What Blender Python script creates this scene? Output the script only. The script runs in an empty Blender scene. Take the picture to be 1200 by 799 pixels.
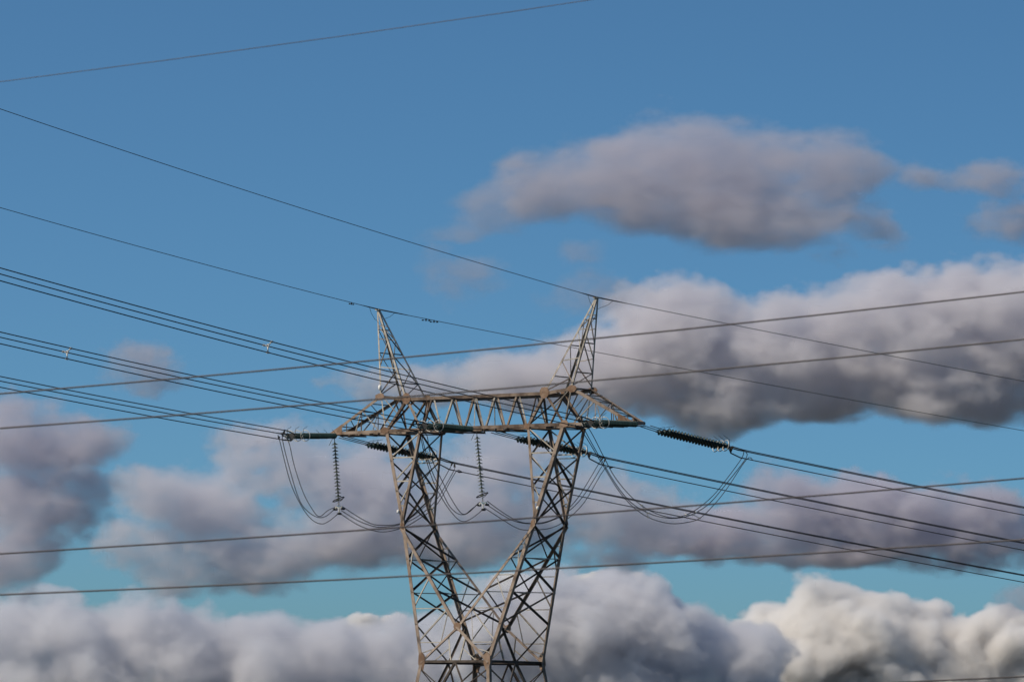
import bpy, bmesh, math, random
from mathutils import Vector, Matrix
S = bpy.context.scene
COL = S.collection
random.seed(7)
D = {"cam": {"z": 12.300434239325071, "f": 6400, "pitch": 0.07707414423667998, "roll": 0.010509040554214796}, "tower": {"x": -1.414820196777669, "y": 291.1526068339516, "yaw": 0.6672541442315876, "par": {"a": 10.3, "t": 0.548, "f1": 6.096, "f2": 3.623, "b": 0.954, "k": 4.492, "kv": 1.405, "zk": -5.124, "w": 2.357, "wv": 2.357, "zw": -12.36, "mv": 2.119, "zm": -10.477, "p": 7.445, "zp": 6.722, "i": 4.708, "iv": 0.882, "zi": 1.836, "o": 6.535, "zo": 2.029}}, "strings": [["near", [-9.845, 297.096, 29.95], [-11.836, 293.351, 29.719]], ["near", [-2.005, 290.403, 29.95], [-4.558, 285.603, 29.87]], ["near", [6.337, 284.348, 29.95], [4.033, 280.014, 29.769]], ["far", [-9.167, 297.957, 29.88], [-3.934, 300.978, 28.938]], ["far", [-0.824, 291.902, 29.88], [4.262, 294.839, 28.984]], ["far", [7.015, 285.209, 29.88], [11.636, 287.877, 28.962]]], "spans": [{"side": "L", "s": 0, "start": [-12.008, 293.027, 29.813], "slope": 0.028922279591342186}, {"side": "L", "s": 1, "start": [-4.862, 285.031, 29.898], "slope": 0.03188144292296892}, {"side": "L", "s": 2, "start": [3.717, 279.42, 29.838], "slope": 0.04076998260515978}, {"side": "R", "s": 3, "start": [-3.699, 301.114, 28.848], "slope": -0.1459132527716315}, {"side": "R", "s": 4, "start": [4.542, 295.001, 28.88], "slope": -0.14520729104517854}, {"side": "R", "s": 5, "start": [11.821, 287.984, 28.925], "slope": -0.13904900063378603}], "hL": [-0.4694715627858908, -0.882947592858927, -0.0], "hR": [0.8660254037844386, 0.5000000000000001, 0.0], "ew": [{"start": [-7.263, 295.76, 36.722], "slope": 0.04436907197871551, "side": "L"}, {"start": [4.433, 286.546, 36.722], "slope": 0.049360033085949835, "side": "L"}, {"start": [-7.263, 295.76, 36.722], "slope": -0.12512519140770523, "side": "R"}, {"start": [4.433, 286.546, 36.722], "slope": -0.12401516961399414, "side": "R"}], "sus": [[[-9.629, 297.369, 29.85], [-9.342, 297.27, 26.278]], [[-1.834, 290.782, 29.85], [-1.481, 290.95, 26.335]]], "jumpers": [[[[-11.961, 293.127, 29.406], [-11.644, 293.695, 28.108], [-11.197, 294.496, 26.773], [-10.754, 295.291, 25.939], [-10.357, 296.001, 25.513], [-9.924, 296.776, 25.877], [-9.532, 297.48, 26.1]], [[-12.261, 292.59, 29.463], [-11.721, 293.558, 27.364], [-11.319, 294.277, 26.208], [-10.881, 295.063, 25.696], [-10.4, 295.924, 25.463], [-9.965, 296.704, 25.595], [-9.531, 297.481, 26.053]], [[-12.432, 292.283, 29.534], [-11.848, 293.33, 27.259], [-11.23, 294.438, 25.94], [-10.702, 295.383, 25.297], [-10.221, 296.244, 25.127], [-9.83, 296.946, 25.329], [-9.352, 297.802, 25.791]]], [[[-9.168, 297.736, 26.162], [-8.476, 298.164, 25.723], [-7.737, 298.622, 25.331], [-7.184, 298.965, 25.212], [-6.169, 299.593, 25.297], [-5.433, 300.05, 25.7], [-4.651, 300.534, 26.388], [-4.099, 300.875, 27.116], [-3.321, 301.358, 28.564]], [[-9.211, 297.709, 25.928], [-8.289, 298.28, 25.404], [-7.367, 298.852, 25.112], [-6.814, 299.194, 25.132], [-6.076, 299.651, 25.277], [-5.339, 300.108, 25.61], [-4.601, 300.565, 26.155], [-3.957, 300.964, 26.887], [-3.132, 301.475, 28.383]], [[-9.301, 297.654, 25.785], [-8.286, 298.282, 25.171], [-7.364, 298.853, 24.878], [-6.718, 299.253, 24.874], [-6.028, 299.681, 25.068], [-5.521, 299.995, 25.298], [-4.968, 300.338, 25.671], [-4.368, 300.709, 26.117], [-3.862, 301.023, 26.749], [-3.037, 301.534, 28.293]]], [[[-4.466, 285.765, 29.455], [-4.283, 286.089, 28.669], [-4.011, 286.568, 27.846], [-3.652, 287.202, 27.165], [-3.111, 288.157, 26.16], [-2.526, 289.191, 25.424], [-2.038, 290.053, 25.741], [-1.637, 290.76, 26.142]], [[-4.728, 285.303, 29.514], [-4.455, 285.785, 28.471], [-4.049, 286.501, 27.349], [-3.6, 287.293, 26.496], [-3.195, 288.008, 25.769], [-2.726, 288.837, 25.406], [-2.259, 289.662, 25.494], [-1.637, 290.76, 26.142]], [[-4.814, 285.15, 29.459], [-4.542, 285.631, 28.461], [-4.09, 286.429, 27.075], [-3.641, 287.221, 26.222], [-3.104, 288.171, 25.462], [-2.566, 289.12, 25.036], [-2.032, 290.062, 25.242], [-1.363, 291.243, 25.849]]], [[[-1.231, 291.272, 26.216], [-0.268, 291.897, 25.571], [0.605, 292.464, 25.167], [1.523, 293.06, 25.162], [2.211, 293.507, 25.349], [2.854, 293.925, 25.742], [3.68, 294.461, 26.651], [4.825, 295.205, 28.594]], [[-1.32, 291.214, 26.076], [-0.266, 291.898, 25.434], [0.513, 292.405, 25.145], [1.569, 293.09, 25.118], [2.304, 293.567, 25.353], [2.947, 293.985, 25.7], [3.866, 294.582, 26.613], [4.967, 295.297, 28.416]], [[-1.363, 291.186, 25.846], [-0.379, 291.826, 25.247], [0.333, 292.288, 24.864], [0.815, 292.601, 24.759], [1.802, 293.241, 24.829], [2.491, 293.689, 25.039], [3.135, 294.107, 25.477], [4.007, 294.674, 26.388], [5.063, 295.359, 28.189]]], [[[3.991, 279.971, 29.458], [4.808, 280.816, 28.022], [5.355, 281.381, 27.09], [6.083, 282.134, 26.254], [6.812, 282.889, 25.679], [7.543, 283.645, 25.322], [8.46, 284.593, 25.131], [9.196, 285.353, 25.329], [9.933, 286.115, 25.774], [10.672, 286.88, 26.446], [11.321, 287.551, 27.251], [12.205, 288.466, 28.482]], [[3.814, 279.789, 29.314], [4.721, 280.726, 27.796], [5.494, 281.525, 26.614], [6.268, 282.326, 25.779], [7.179, 283.268, 25.301], [8.094, 284.214, 25.11], [9.012, 285.163, 25.184], [9.749, 285.926, 25.494], [10.489, 286.69, 26.031], [11.322, 287.553, 27.026], [12.442, 288.71, 28.498]], [[3.727, 279.698, 29.176], [4.722, 280.727, 27.665], [5.495, 281.526, 26.482], [6.269, 282.327, 25.646], [7.181, 283.27, 25.08], [8.279, 284.406, 24.831], [9.199, 285.357, 24.927], [9.937, 286.12, 25.192], [10.676, 286.884, 25.907], [11.418, 287.651, 26.851], [12.489, 288.759, 28.456]]]], "fw": [{"D": 80, "co": [0.001377, 0.17471, 23.357]}, {"D": 83, "co": [0.001013, 0.11863, 18.619]}, {"D": 80, "co": [0.001033, 0.10497, 17.788]}, {"D": 83, "co": [0.000818, 0.08894, 15.99]}, {"D": 80, "co": [0.000926, 0.0679, 15.104]}, {"D": 83, "co": [0.0007, 0.04795, 13.279]}], "hf": [0.9928086358538663, 0.11971220728891936, 0.0]}
HORIZ_TAN = 0.0772
CAMZ = D['cam']['z']

# ------------------------------------------------------------------ camera
cam = bpy.data.cameras.new('camera')
co = bpy.data.objects.new('camera', cam); COL.objects.link(co); S.camera = co
cam.sensor_width = 36.0; cam.lens = D['cam']['f'] / 1200 * 36
cam.clip_start = 0.5; cam.clip_end = 200000
p, r = D['cam']['pitch'], D['cam']['roll']
fw = Vector((0, math.cos(p), math.sin(p))); up0 = Vector((0, -math.sin(p), math.cos(p))); rt0 = Vector((1, 0, 0))
rt = rt0 * math.cos(r) + up0 * math.sin(r); up = -rt0 * math.sin(r) + up0 * math.cos(r)
m = Matrix((rt, up, -fw)).transposed().to_4x4(); m.translation = Vector((0, 0, CAMZ)); co.matrix_world = m
cam.dof.use_dof = True; cam.dof.focus_distance = 290; cam.dof.aperture_fstop = 5.0

# ------------------------------------------------------------------ sky, sun, exposure
SUN_EL, SUN_AZ = math.radians(44), math.radians(-112)          # azimuth clockwise from +y
W = bpy.data.worlds.new('World'); S.world = W; W.use_nodes = True
nt = W.node_tree; bg = nt.nodes['Background']
sky = nt.nodes.new('ShaderNodeTexSky'); sky.sky_type = 'NISHITA'; sky.sun_disc = False
sky.sun_elevation = SUN_EL; sky.sun_rotation = SUN_AZ
sky.air_density = 1.0; sky.dust_density = 1.9; sky.ozone_density = 9.0; sky.altitude = 0
tc = nt.nodes.new('ShaderNodeTexCoord'); ad = nt.nodes.new('ShaderNodeVectorMath'); ad.operation = 'MULTIPLY_ADD'
ad.inputs[1].default_value = (1, 1, 2.3); ad.inputs[2].default_value = (0, 0, 0.012)   # clear dry air: little horizon haze
nt.links.new(tc.outputs['Generated'], ad.inputs[0]); nt.links.new(ad.outputs[0], sky.inputs['Vector'])
hs = nt.nodes.new('ShaderNodeVectorMath'); hs.operation = 'MULTIPLY'; hs.inputs[1].default_value = (0.96, 1.30, 1.24)   # cool camera white balance
nt.links.new(sky.outputs[0], hs.inputs[0]); nt.links.new(hs.outputs[0], bg.inputs['Color'])
bg.inputs['Strength'].default_value = 0.086
sl = bpy.data.lights.new('sun', 'SUN'); sl.energy = 4.2; sl.angle = math.radians(0.5); sl.color = (1, 0.865, 0.69)
so = bpy.data.objects.new('sun', sl); COL.objects.link(so)
sd = Vector((math.sin(SUN_AZ) * math.cos(SUN_EL), math.cos(SUN_AZ) * math.cos(SUN_EL), math.sin(SUN_EL)))
so.rotation_euler = sd.to_track_quat('Z', 'Y').to_euler(); so.location = (0, 0, 60)
S.view_settings.view_transform = 'Standard'; S.view_settings.look = 'None'
S.view_settings.exposure = 0.0; S.view_settings.gamma = 1.0
S.cycles.volume_bounces = 8; S.cycles.volume_step_rate = 1.0; S.cycles.volume_max_steps = 512; S.cycles.use_adaptive_sampling = True; S.cycles.adaptive_threshold = 0.02; S.cycles.use_denoising = True; S.cycles.max_bounces = 12
S.cycles.filter_width = 1.5

# ------------------------------------------------------------------ helpers
def tag(o, label=None, cat=None, group=None, kind=None):
    if label: o['label'] = label
    if cat: o['category'] = cat
    if group: o['group'] = group
    if kind: o['kind'] = kind
    return o
def link(name, bm, mats, parent=None, smooth=False):
    me = bpy.data.meshes.new(name); bm.normal_update(); bm.to_mesh(me); bm.free()
    for q in (mats if isinstance(mats, (list, tuple)) else [mats]): me.materials.append(q)
    if smooth:
        for f in me.polygons: f.use_smooth = True
    o = bpy.data.objects.new(name, me); COL.objects.link(o)
    if parent: o.parent = parent
    return o
def empty(name, loc=(0, 0, 0), rz=0):
    o = bpy.data.objects.new(name, None); COL.objects.link(o); o.location = loc; o.rotation_euler = (0, 0, rz)
    o.empty_display_size = 0.5
    return o
def frame(a, b, hint=Vector((0, 0, 1))):
    x = (b - a).normalized()
    if abs(x.dot(hint)) > 0.98: hint = Vector((1, 0, 0))
    y = (hint - x * hint.dot(x)).normalized(); return x, y, x.cross(y)
def extrude_profile(bm, a, b, prof, d1, d2, mat=0):
    va = [bm.verts.new(a + d1 * p_ + d2 * q_) for p_, q_ in prof]
    vb = [bm.verts.new(b + d1 * p_ + d2 * q_) for p_, q_ in prof]
    n = len(prof)
    fs = [bm.faces.new((va[i], va[(i + 1) % n], vb[(i + 1) % n], vb[i])) for i in range(n)]
    fs += [bm.faces.new(va[::-1]), bm.faces.new(vb)]
    for f in fs: f.material_index = mat
def angle(bm, a, b, w, d1, d2, t=None, w2=None):
    """steel angle section with its heel on the line a-b, flanges towards d1 and d2"""
    a, b = Vector(a), Vector(b); d1, d2 = Vector(d1), Vector(d2)
    t = t or max(0.012, w * 0.11); w2 = w2 or w
    x = (b - a).normalized()
    d1 = (d1 - x * d1.dot(x)).normalized(); d2 = d2 - x * d2.dot(x); d2 = (d2 - d1 * d2.dot(d1)).normalized()
    extrude_profile(bm, a, b, [(0, 0), (w, 0), (w, t), (t, t), (t, w2), (0, w2)], d1, d2)
def box(bm, c, sx, sy, sz, X=Vector((1, 0, 0)), Y=Vector((0, 1, 0)), Z=Vector((0, 0, 1)), mat=0):
    c = Vector(c)
    v = [bm.verts.new(c + X * (i * sx / 2) + Y * (j * sy / 2) + Z * (k * sz / 2)) for i in (-1, 1) for j in (-1, 1) for k in (-1, 1)]
    for q in ((0, 1, 3, 2), (4, 6, 7, 5), (0, 4, 5, 1), (2, 3, 7, 6), (0, 2, 6, 4), (1, 5, 7, 3)):
        f = bm.faces.new([v[i] for i in q]); f.material_index = mat
def tube(bm, pts, rad, n=6, mat=0, close=False):
    pts = [Vector(q) for q in pts]; rings = []; N = len(pts)
    prev = None
    for i, q in enumerate(pts):
        if close: d = pts[(i + 1) % N] - pts[i - 1]
        else: d = (pts[min(i + 1, N - 1)] - pts[max(i - 1, 0)])
        d.normalize()
        h = prev if prev is not None else (Vector((0, 0, 1)) if abs(d.z) < 0.9 else Vector((1, 0, 0)))
        y = (h - d * h.dot(d)).normalized(); z = d.cross(y); prev = y
        rr = rad[i] if isinstance(rad, (list, tuple)) else rad
        rings.append([bm.verts.new(q + (y * math.cos(2 * math.pi * k / n) + z * math.sin(2 * math.pi * k / n)) * rr) for k in range(n)])
    for i in range(N if close else N - 1):
        A, B = rings[i], rings[(i + 1) % N]
        for k in range(n):
            f = bm.faces.new((A[k], A[(k + 1) % n], B[(k + 1) % n], B[k])); f.material_index = mat; f.smooth = True
    if not close:
        bm.faces.new(rings[0][::-1]).material_index = mat; bm.faces.new(rings[-1]).material_index = mat
def lathe(bm, prof, a, x, n=14, mat=0):
    """revolve prof [(along, radius)] about axis x from a"""
    _, y, z = frame(a, a + x)
    rings = [[bm.verts.new(a + x * s + (y * math.cos(2 * math.pi * k / n) + z * math.sin(2 * math.pi * k / n)) * rr) for k in range(n)] for s, rr in prof]
    for A, B in zip(rings, rings[1:]):
        for k in range(n):
            f = bm.faces.new((A[k], A[(k + 1) % n], B[(k + 1) % n], B[k])); f.material_index = mat; f.smooth = True
    bm.faces.new(rings[0][::-1]).material_index = mat; bm.faces.new(rings[-1]).material_index = mat
def plate(bm, pts, nrm, t=0.02, mat=0):
    n = Vector(nrm).normalized(); pts = [Vector(q) for q in pts]
    A = [bm.verts.new(q - n * t / 2) for q in pts]; B = [bm.verts.new(q + n * t / 2) for q in pts]; k = len(pts)
    bm.faces.new(A[::-1]).material_index = mat; bm.faces.new(B).material_index = mat
    for i in range(k): bm.faces.new((A[i], A[(i + 1) % k], B[(i + 1) % k], B[i])).material_index = mat
def ring(bm, c, nrm, R, rad, n=22, mat=0, sx=1.0):
    _, y, z = frame(Vector((0, 0, 0)), Vector(nrm))
    tube(bm, [Vector(c) + y * math.cos(2 * math.pi * i / n) * R + z * math.sin(2 * math.pi * i / n) * R * sx for i in range(n)], rad, 6, mat, True)

# ------------------------------------------------------------------ materials
def mat_noise(name, c1, c2, rough=0.7, metal=0.0, scale=3.0, c3=None, spec=0.3, detail=5):
    m = bpy.data.materials.new(name); m.use_nodes = True; t = m.node_tree; b = t.nodes['Principled BSDF']
    tc = t.nodes.new('ShaderNodeTexCoord'); n = t.nodes.new('ShaderNodeTexNoise'); n.inputs['Scale'].default_value = scale
    n.inputs['Detail'].default_value = detail; n.inputs['Roughness'].default_value = 0.65
    rp = t.nodes.new('ShaderNodeValToRGB'); e = rp.color_ramp.elements
    e[0].position = 0.34; e[0].color = (*c1, 1); e[1].position = 0.66; e[1].color = (*c2, 1)
    if c3: q = e.new(0.5); q.color = (*c3, 1)
    oi = t.nodes.new('ShaderNodeObjectInfo'); mr = t.nodes.new('ShaderNodeMath'); mr.operation = 'MULTIPLY_ADD'; mr.inputs[1].default_value = 0.26   # every bar weathers a little differently
    t.links.new(oi.outputs['Random'], mr.inputs[0]); sb = t.nodes.new('ShaderNodeMath'); sb.operation = 'SUBTRACT'; sb.inputs[1].default_value = 0.13
    t.links.new(n.outputs['Fac'], sb.inputs[0]); t.links.new(sb.outputs[0], mr.inputs[2])
    t.links.new(tc.outputs['Object'], n.inputs['Vector']); t.links.new(mr.outputs[0], rp.inputs[0]); t.links.new(rp.outputs[0], b.inputs['Base Color'])
    b.inputs['Roughness'].default_value = rough; b.inputs['Metallic'].default_value = metal; b.inputs['Specular IOR Level'].default_value = spec
    return m
STEEL = mat_noise('weathered_brown_steel', (0.085, 0.062, 0.05), (0.30, 0.24, 0.195), 0.85, 0, 1.3, (0.19, 0.145, 0.115), 0.1)
DARKST = mat_noise('dark_weathered_steel', (0.045, 0.036, 0.032), (0.15, 0.125, 0.105), 0.9, 0, 1.1, (0.085, 0.07, 0.06), 0.05)
RUST = mat_noise('rusty_gusset_steel', (0.15, 0.095, 0.065), (0.28, 0.20, 0.15), 0.85, 0, 2.6, (0.22, 0.145, 0.10), 0.1)
GALV = mat_noise('dull_galvanised_steel', (0.17, 0.15, 0.13), (0.46, 0.425, 0.37), 0.7, 0.0, 1.8, (0.32, 0.29, 0.25), 0.15)
WIRE = mat_noise('weathered_conductor', (0.035, 0.035, 0.037), (0.06, 0.058, 0.056), 0.7, 0.3, 0.8)
EWIRE = mat_noise('earth_wire_steel', (0.04, 0.04, 0.045), (0.07, 0.066, 0.062), 0.7, 0.3, 0.8)
FWIRE = mat_noise('dull_aluminium_wire', (0.12, 0.10, 0.092), (0.19, 0.165, 0.15), 0.7, 0.1, 0.4)
GLASS = mat_noise('dark_green_glass', (0.006, 0.022, 0.025), (0.015, 0.042, 0.044), 0.45, 0, 4, spec=0.3)
GLASSP = mat_noise('pale_green_glass', (0.05, 0.065, 0.05), (0.11, 0.13, 0.10), 0.35, 0, 4, spec=0.5)
FIT = mat_noise('dark_fitting_steel', (0.025, 0.025, 0.027), (0.06, 0.06, 0.06), 0.6, 0.4, 3)
ALU = mat_noise('bright_aluminium', (0.42, 0.41, 0.38), (0.6, 0.58, 0.54), 0.45, 0.3, 3)
WHITE = mat_noise('white_marker_paint', (0.75, 0.74, 0.70), (0.82, 0.81, 0.78), 0.5, 0, 3)

# ------------------------------------------------------------------ ground
def ground_z(x, y):
    h = 10.7 * math.exp(-((x / 170) ** 2 + (min(y, 0) / 400) ** 2 + (max(y, 0) / 130) ** 2))
    d = math.hypot(x, y - 290)
    k = min(1, max(0, (d - 25) / 120))
    return h + k * (0.7 * math.sin(x * 0.011 + 1) * math.cos(y * 0.009) + 0.35 * math.sin(x * 0.037) * math.sin(y * 0.031 + 2))
bm = bmesh.new()
ax = sorted(set([i * 20 for i in range(-40, 41)] + [s_ * v_ for s_ in (-1, 1) for v_ in (1000, 1400, 2200, 4000, 8000, 16000, 40000, 90000)]))
ay = [v_ for v_ in ax if v_ <= -1000] + [i * 20 for i in range(-30, 61)] + [v_ for v_ in ax if v_ >= 1400]
far = lambda x, y: max(abs(x), abs(y)) > 1300
g = [[bm.verts.new((x, y, 0 if far(x, y) else ground_z(x, y))) for x in ax] for y in ay]
for j in range(len(ay) - 1):
    for i in range(len(ax) - 1): bm.faces.new((g[j][i], g[j][i + 1], g[j + 1][i + 1], g[j + 1][i]))
GR = mat_noise('dry_grassland', (0.04, 0.045, 0.03), (0.08, 0.07, 0.05), 0.95, 0, 0.02, (0.055, 0.055, 0.04), 0.1, 12)
tag(link('ground', bm, GR, None, True), kind='structure')

# ------------------------------------------------------------------ pylon
T = D['tower']; q = T['par']; GB = 30.0
TX, TY, YAW = T['x'], T['y'], T['yaw']
pyl = empty('lattice_pylon', (TX, TY, 0), -YAW)
tag(pyl, 'tall rust brown lattice steel pylon with forked body, long crossarm and two earth wire peaks', 'pylon')
Uw = Vector((math.cos(YAW), -math.sin(YAW), 0)); Vw = Vector((math.sin(YAW), math.cos(YAW), 0))
def loc(u, v, z): return Vector((u, v, GB + z))
def wor(u, v, z): return Vector((TX, TY, GB + z)) + Uw * u + Vw * v
def lerp(a, b, t): return a + (b - a) * t
a_, t_, f1, f2, b_, k_, kv, zk, w_, wv, zw, mv, zm, pk, zp, i_, iv, zi, o_, zo = [q[n] for n in
    ['a', 't', 'f1', 'f2', 'b', 'k', 'kv', 'zk', 'w', 'wv', 'zw', 'mv', 'zm', 'p', 'zp', 'i', 'iv', 'zi', 'o', 'zo']]
def outer(s, v, z):       # outer corner post of a fork, below the beam
    if z > zk: t = z / zk; return loc(s * lerp(f1, k_, t), v * lerp(b_, kv, t), z)
    t = (z - zk) / (zw - zk); return loc(s * lerp(k_, w_, t), v * lerp(kv, wv, t), z)
def inner_up(s, v, z):
    t = z / zk; return loc(s * lerp(f2, k_, t), v * lerp(b_, kv, t), z)
def inner_lo(s, v, z):    # from the elbow down to the crossing, then to the opposite waist corner
    if z > zm: t = (z - zk) / (zm - zk); return loc(s * lerp(k_, 0, t), v * lerp(kv, mv, t), z)
    t = (z - zm) / (zw - zm); return loc(-s * lerp(0, w_, t), v * lerp(mv, wv, t), z)
def brace(bm, a, b, w, nrm, k=0):
    n = Vector(nrm); off = n * (0.022 + 0.016 * (k % 3)); a, b = a - off, b - off
    x = (b - a).normalized(); side = x.cross(n).normalized()
    if side.z < 0: side = -side
    a = a - side * w / 2; b = b - side * w / 2
    angle(bm, a, b, w, side, -n)
def gusset(parent, c, nrm, e1, r1, r2, k=7, m=RUST, rot=0.0):
    bm = bmesh.new(); n = Vector(nrm); e1 = (Vector(e1) - n * n.dot(Vector(e1))).normalized(); e2 = n.cross(e1)
    pts = [c + n * 0.014 + e1 * math.cos(rot + 2 * math.pi * i / k) * r1 * (0.9 + 0.2 * random.random()) + e2 * math.sin(rot + 2 * math.pi * i / k) * r2 * (0.9 + 0.2 * random.random()) for i in range(k)]
    plate(bm, pts, n, 0.022); return link('gusset_plate', bm, m, parent)
Z3 = Vector((0, 0, 1))
LV = [0, zk * 0.30, zk * 0.62, zk] + [lerp(zk, zw, t) for t in (0.237, 0.483, 0.723)]
for s in (-1, 1):
    bm = bmesh.new()
    for v in (-1, 1):
        A = [outer(s, v, z) for z in (0.05, zk, zw)]
        for p0, p1 in zip(A, A[1:]): angle(bm, p0, p1, 0.2, (-s, 0, 0), (0, -v, 0))
        angle(bm, inner_up(s, v, 0.05), inner_up(s, v, zk), 0.15, (s, 0, 0), (0, -v, 0))
        angle(bm, inner_lo(s, v, zk), inner_lo(s, v, zm), 0.16, (s, 0, 0.6), (0, -v, 0))
        angle(bm, inner_lo(s, v, zm + 0.001) + Vector((0, -v * 0.012 * (s + 1), 0)), inner_lo(s, v, zw) + Vector((0, -v * 0.012 * (s + 1), 0)), 0.15, (s, 0, 0.6), (0, -v, 0))
    fork = link('fork_leg', bm, STEEL, pyl)
    kk = 0
    def mem(p0, p1, w, nrm, name='diagonal_brace', mt=DARKST):
        global kk
        kk += 1; bm = bmesh.new(); brace(bm, p0, p1, w, nrm, kk); return link(name, bm, mt, fork)
    nO = Vector((s, 0, -0.15)).normalized(); nI = Vector((-s, 0, 0.1)).normalized()
    for z0, z1 in zip(LV, LV[1:]):
        mem(outer(s, -1, z0), outer(s, 1, z1), 0.105, nO); mem(outer(s, 1, z0), outer(s, -1, z1), 0.105, nO)
    mid = loc(s * w_, 0, zw)
    mem(outer(s, -1, LV[-1]), mid, 0.105, nO); mem(outer(s, 1, LV[-1]), mid, 0.105, nO)
    for z0, z1 in zip(LV[:3], LV[1:4]):
        mem(inner_up(s, -1, z0), inner_up(s, 1, z1), 0.075, nI); mem(inner_up(s, 1, z0), inner_up(s, -1, z1), 0.075, nI)
    IL = [zk, lerp(zk, zm, 0.32), lerp(zk, zm, 0.64), lerp(zk, zm, 0.96)]
    for z0, z1 in zip(IL, IL[1:]):
        mem(inner_lo(s, -1, z0), inner_lo(s, 1, z1), 0.085, nI); mem(inner_lo(s, 1, z0), inner_lo(s, -1, z1), 0.075, nI)
    # light lacing in the near and far faces
    for v in (-1, 1):
        lac = bmesh.new(); nf = Vector((0, v, 0))
        zs = [zk * t for t in (0.27, 0.52, 0.78)]
        prev = 0
        for z in zs:
            brace(lac, outer(s, v, z), inner_up(s, v, z), 0.075, nf, 0); brace(lac, inner_up(s, v, prev), outer(s, v, z), 0.06, nf, 1); prev = z
        zs = [lerp(zk, zw, t) for t in (0.15, 0.37, 0.61)]
        prev = None; link('lacing', lac, GALV, fork); lac = bmesh.new()
        for z in zs:
            brace(lac, outer(s, v, z), inner_lo(s, v, z), 0.05, nf, 0)
            if prev is not None: brace(lac, inner_lo(s, v, prev), outer(s, v, z), 0.06, nf, 1)
            prev = z
        z = lerp(zk, zw, 0.86); P1 = inner_lo(-s, v, z)
        brace(lac, outer(s, v, z), P1, 0.05, nf, 0)
        brace(lac, inner_lo(s, v, prev), outer(s, v, z), 0.07, nf, 1)
        brace(lac, inner_lo(s, v, prev) + Vector((0, 0, -0.1)), P1, 0.04, nf, 2)
        # from the crossing limb down to the belt
        qz = lerp(zm, zw, 0.25); Q = inner_lo(-s, v, qz); belt = loc(s * w_ * 0.12, v * wv, zw)
        brace(lac, Q, belt, 0.08, nf, 1); brace(lac, lerp(Q, belt, 0.5), loc(s * w_ * 0.62, v * wv, zw), 0.05, nf, 2)
        brace(lac, lerp(inner_lo(-s, v, zw), inner_lo(-s, v, zm), 0.35), lerp(outer(s, v, zw), outer(s, v, zm), 0.22), 0.05, nf, 2)
        link('lacing', lac, GALV, fork)
    for z in (LV[1], LV[2], lerp(zk, 0, 0.2)):   # plan struts inside the fork
        lac = bmesh.new(); brace(lac, inner_up(s, 1, z), lerp(inner_up(s, 1, z), outer(s, 1, z), 0.95), 0.05, (0, 0, 1), 0); link('plan_strut', lac, GALV, fork)
    for z in (lerp(zk, zw, 0.237), lerp(zk, zw, 0.483)):
        for g_ in (-1, 1): lac = bmesh.new(); brace(lac, outer(s, -g_, z), inner_lo(s, g_, z), 0.05, (0, 0, 1), g_ + 1); link('plan_strut', lac, GALV, fork)
    for v in (-1, 1):
        n = Vector((0, v, 0))
        gusset(fork, outer(s, v, zk) + Vector((-s * 0.06, 0, -0.02)), n, Z3, 0.26, 0.15)
        gusset(fork, outer(s, v, zw) + Vector((-s * 0.14, 0, 0.02)), n, Z3, 0.52, 0.24)
    # a small white marker lamp bolted to the near outer post
    bm = bmesh.new(); c = outer(s, -1, zk * 0.86) + Vector((s * 0.03, -0.07, 0)); lathe(bm, [(0, 0.04), (0.03, 0.075), (0.15, 0.075), (0.19, 0.04)], c, Vector((0, 0, 1)), 10)
    link('white_marker', bm, WHITE, fork)
for v in (-1, 1):
    gusset(pyl, loc(0, v * mv, zm) + Vector((0, v * 0.01, -0.06)), Vector((0, v, 0)), Vector((1, 0, 0)), 0.26, 0.24, 8)

# belt and lower body
body = bmesh.new(); FT = 2.52; foot = lambda s, v: loc(s * (w_ + FT), v * (wv + FT), -GB)
def leg(s, v, z): t = (z - zw) / (-GB - zw); return loc(s * (w_ + FT * t), v * (wv + FT * t), z)
for s in (-1, 1):
    for v in (-1, 1): angle(body, loc(s * w_, v * wv, zw), foot(s, v), 0.2, (-s, 0, 0), (0, -v, 0))
body = link('lower_body', body, STEEL, pyl)
def bmem(p0, p1, w, nrm, k=0, name='diagonal_brace', mt=DARKST):
    bm = bmesh.new(); brace(bm, p0, p1, w, nrm, k); return link(name, bm, mt, body)
for v in (-1, 1):
    bmem(loc(-w_ + 0.1, v * wv, zw), loc(w_ - 0.1, v * wv, zw), 0.13, (0, v, 0), 0, 'belt_beam')
for s in (-1, 1):
    bmem(loc(s * w_, -wv + 0.1, zw), loc(s * w_, wv - 0.1, zw), 0.13, (s, 0, 0), 0, 'belt_beam')
zl = [zw, zw - 5.2, zw - 11, -GB + 0.3]
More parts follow.
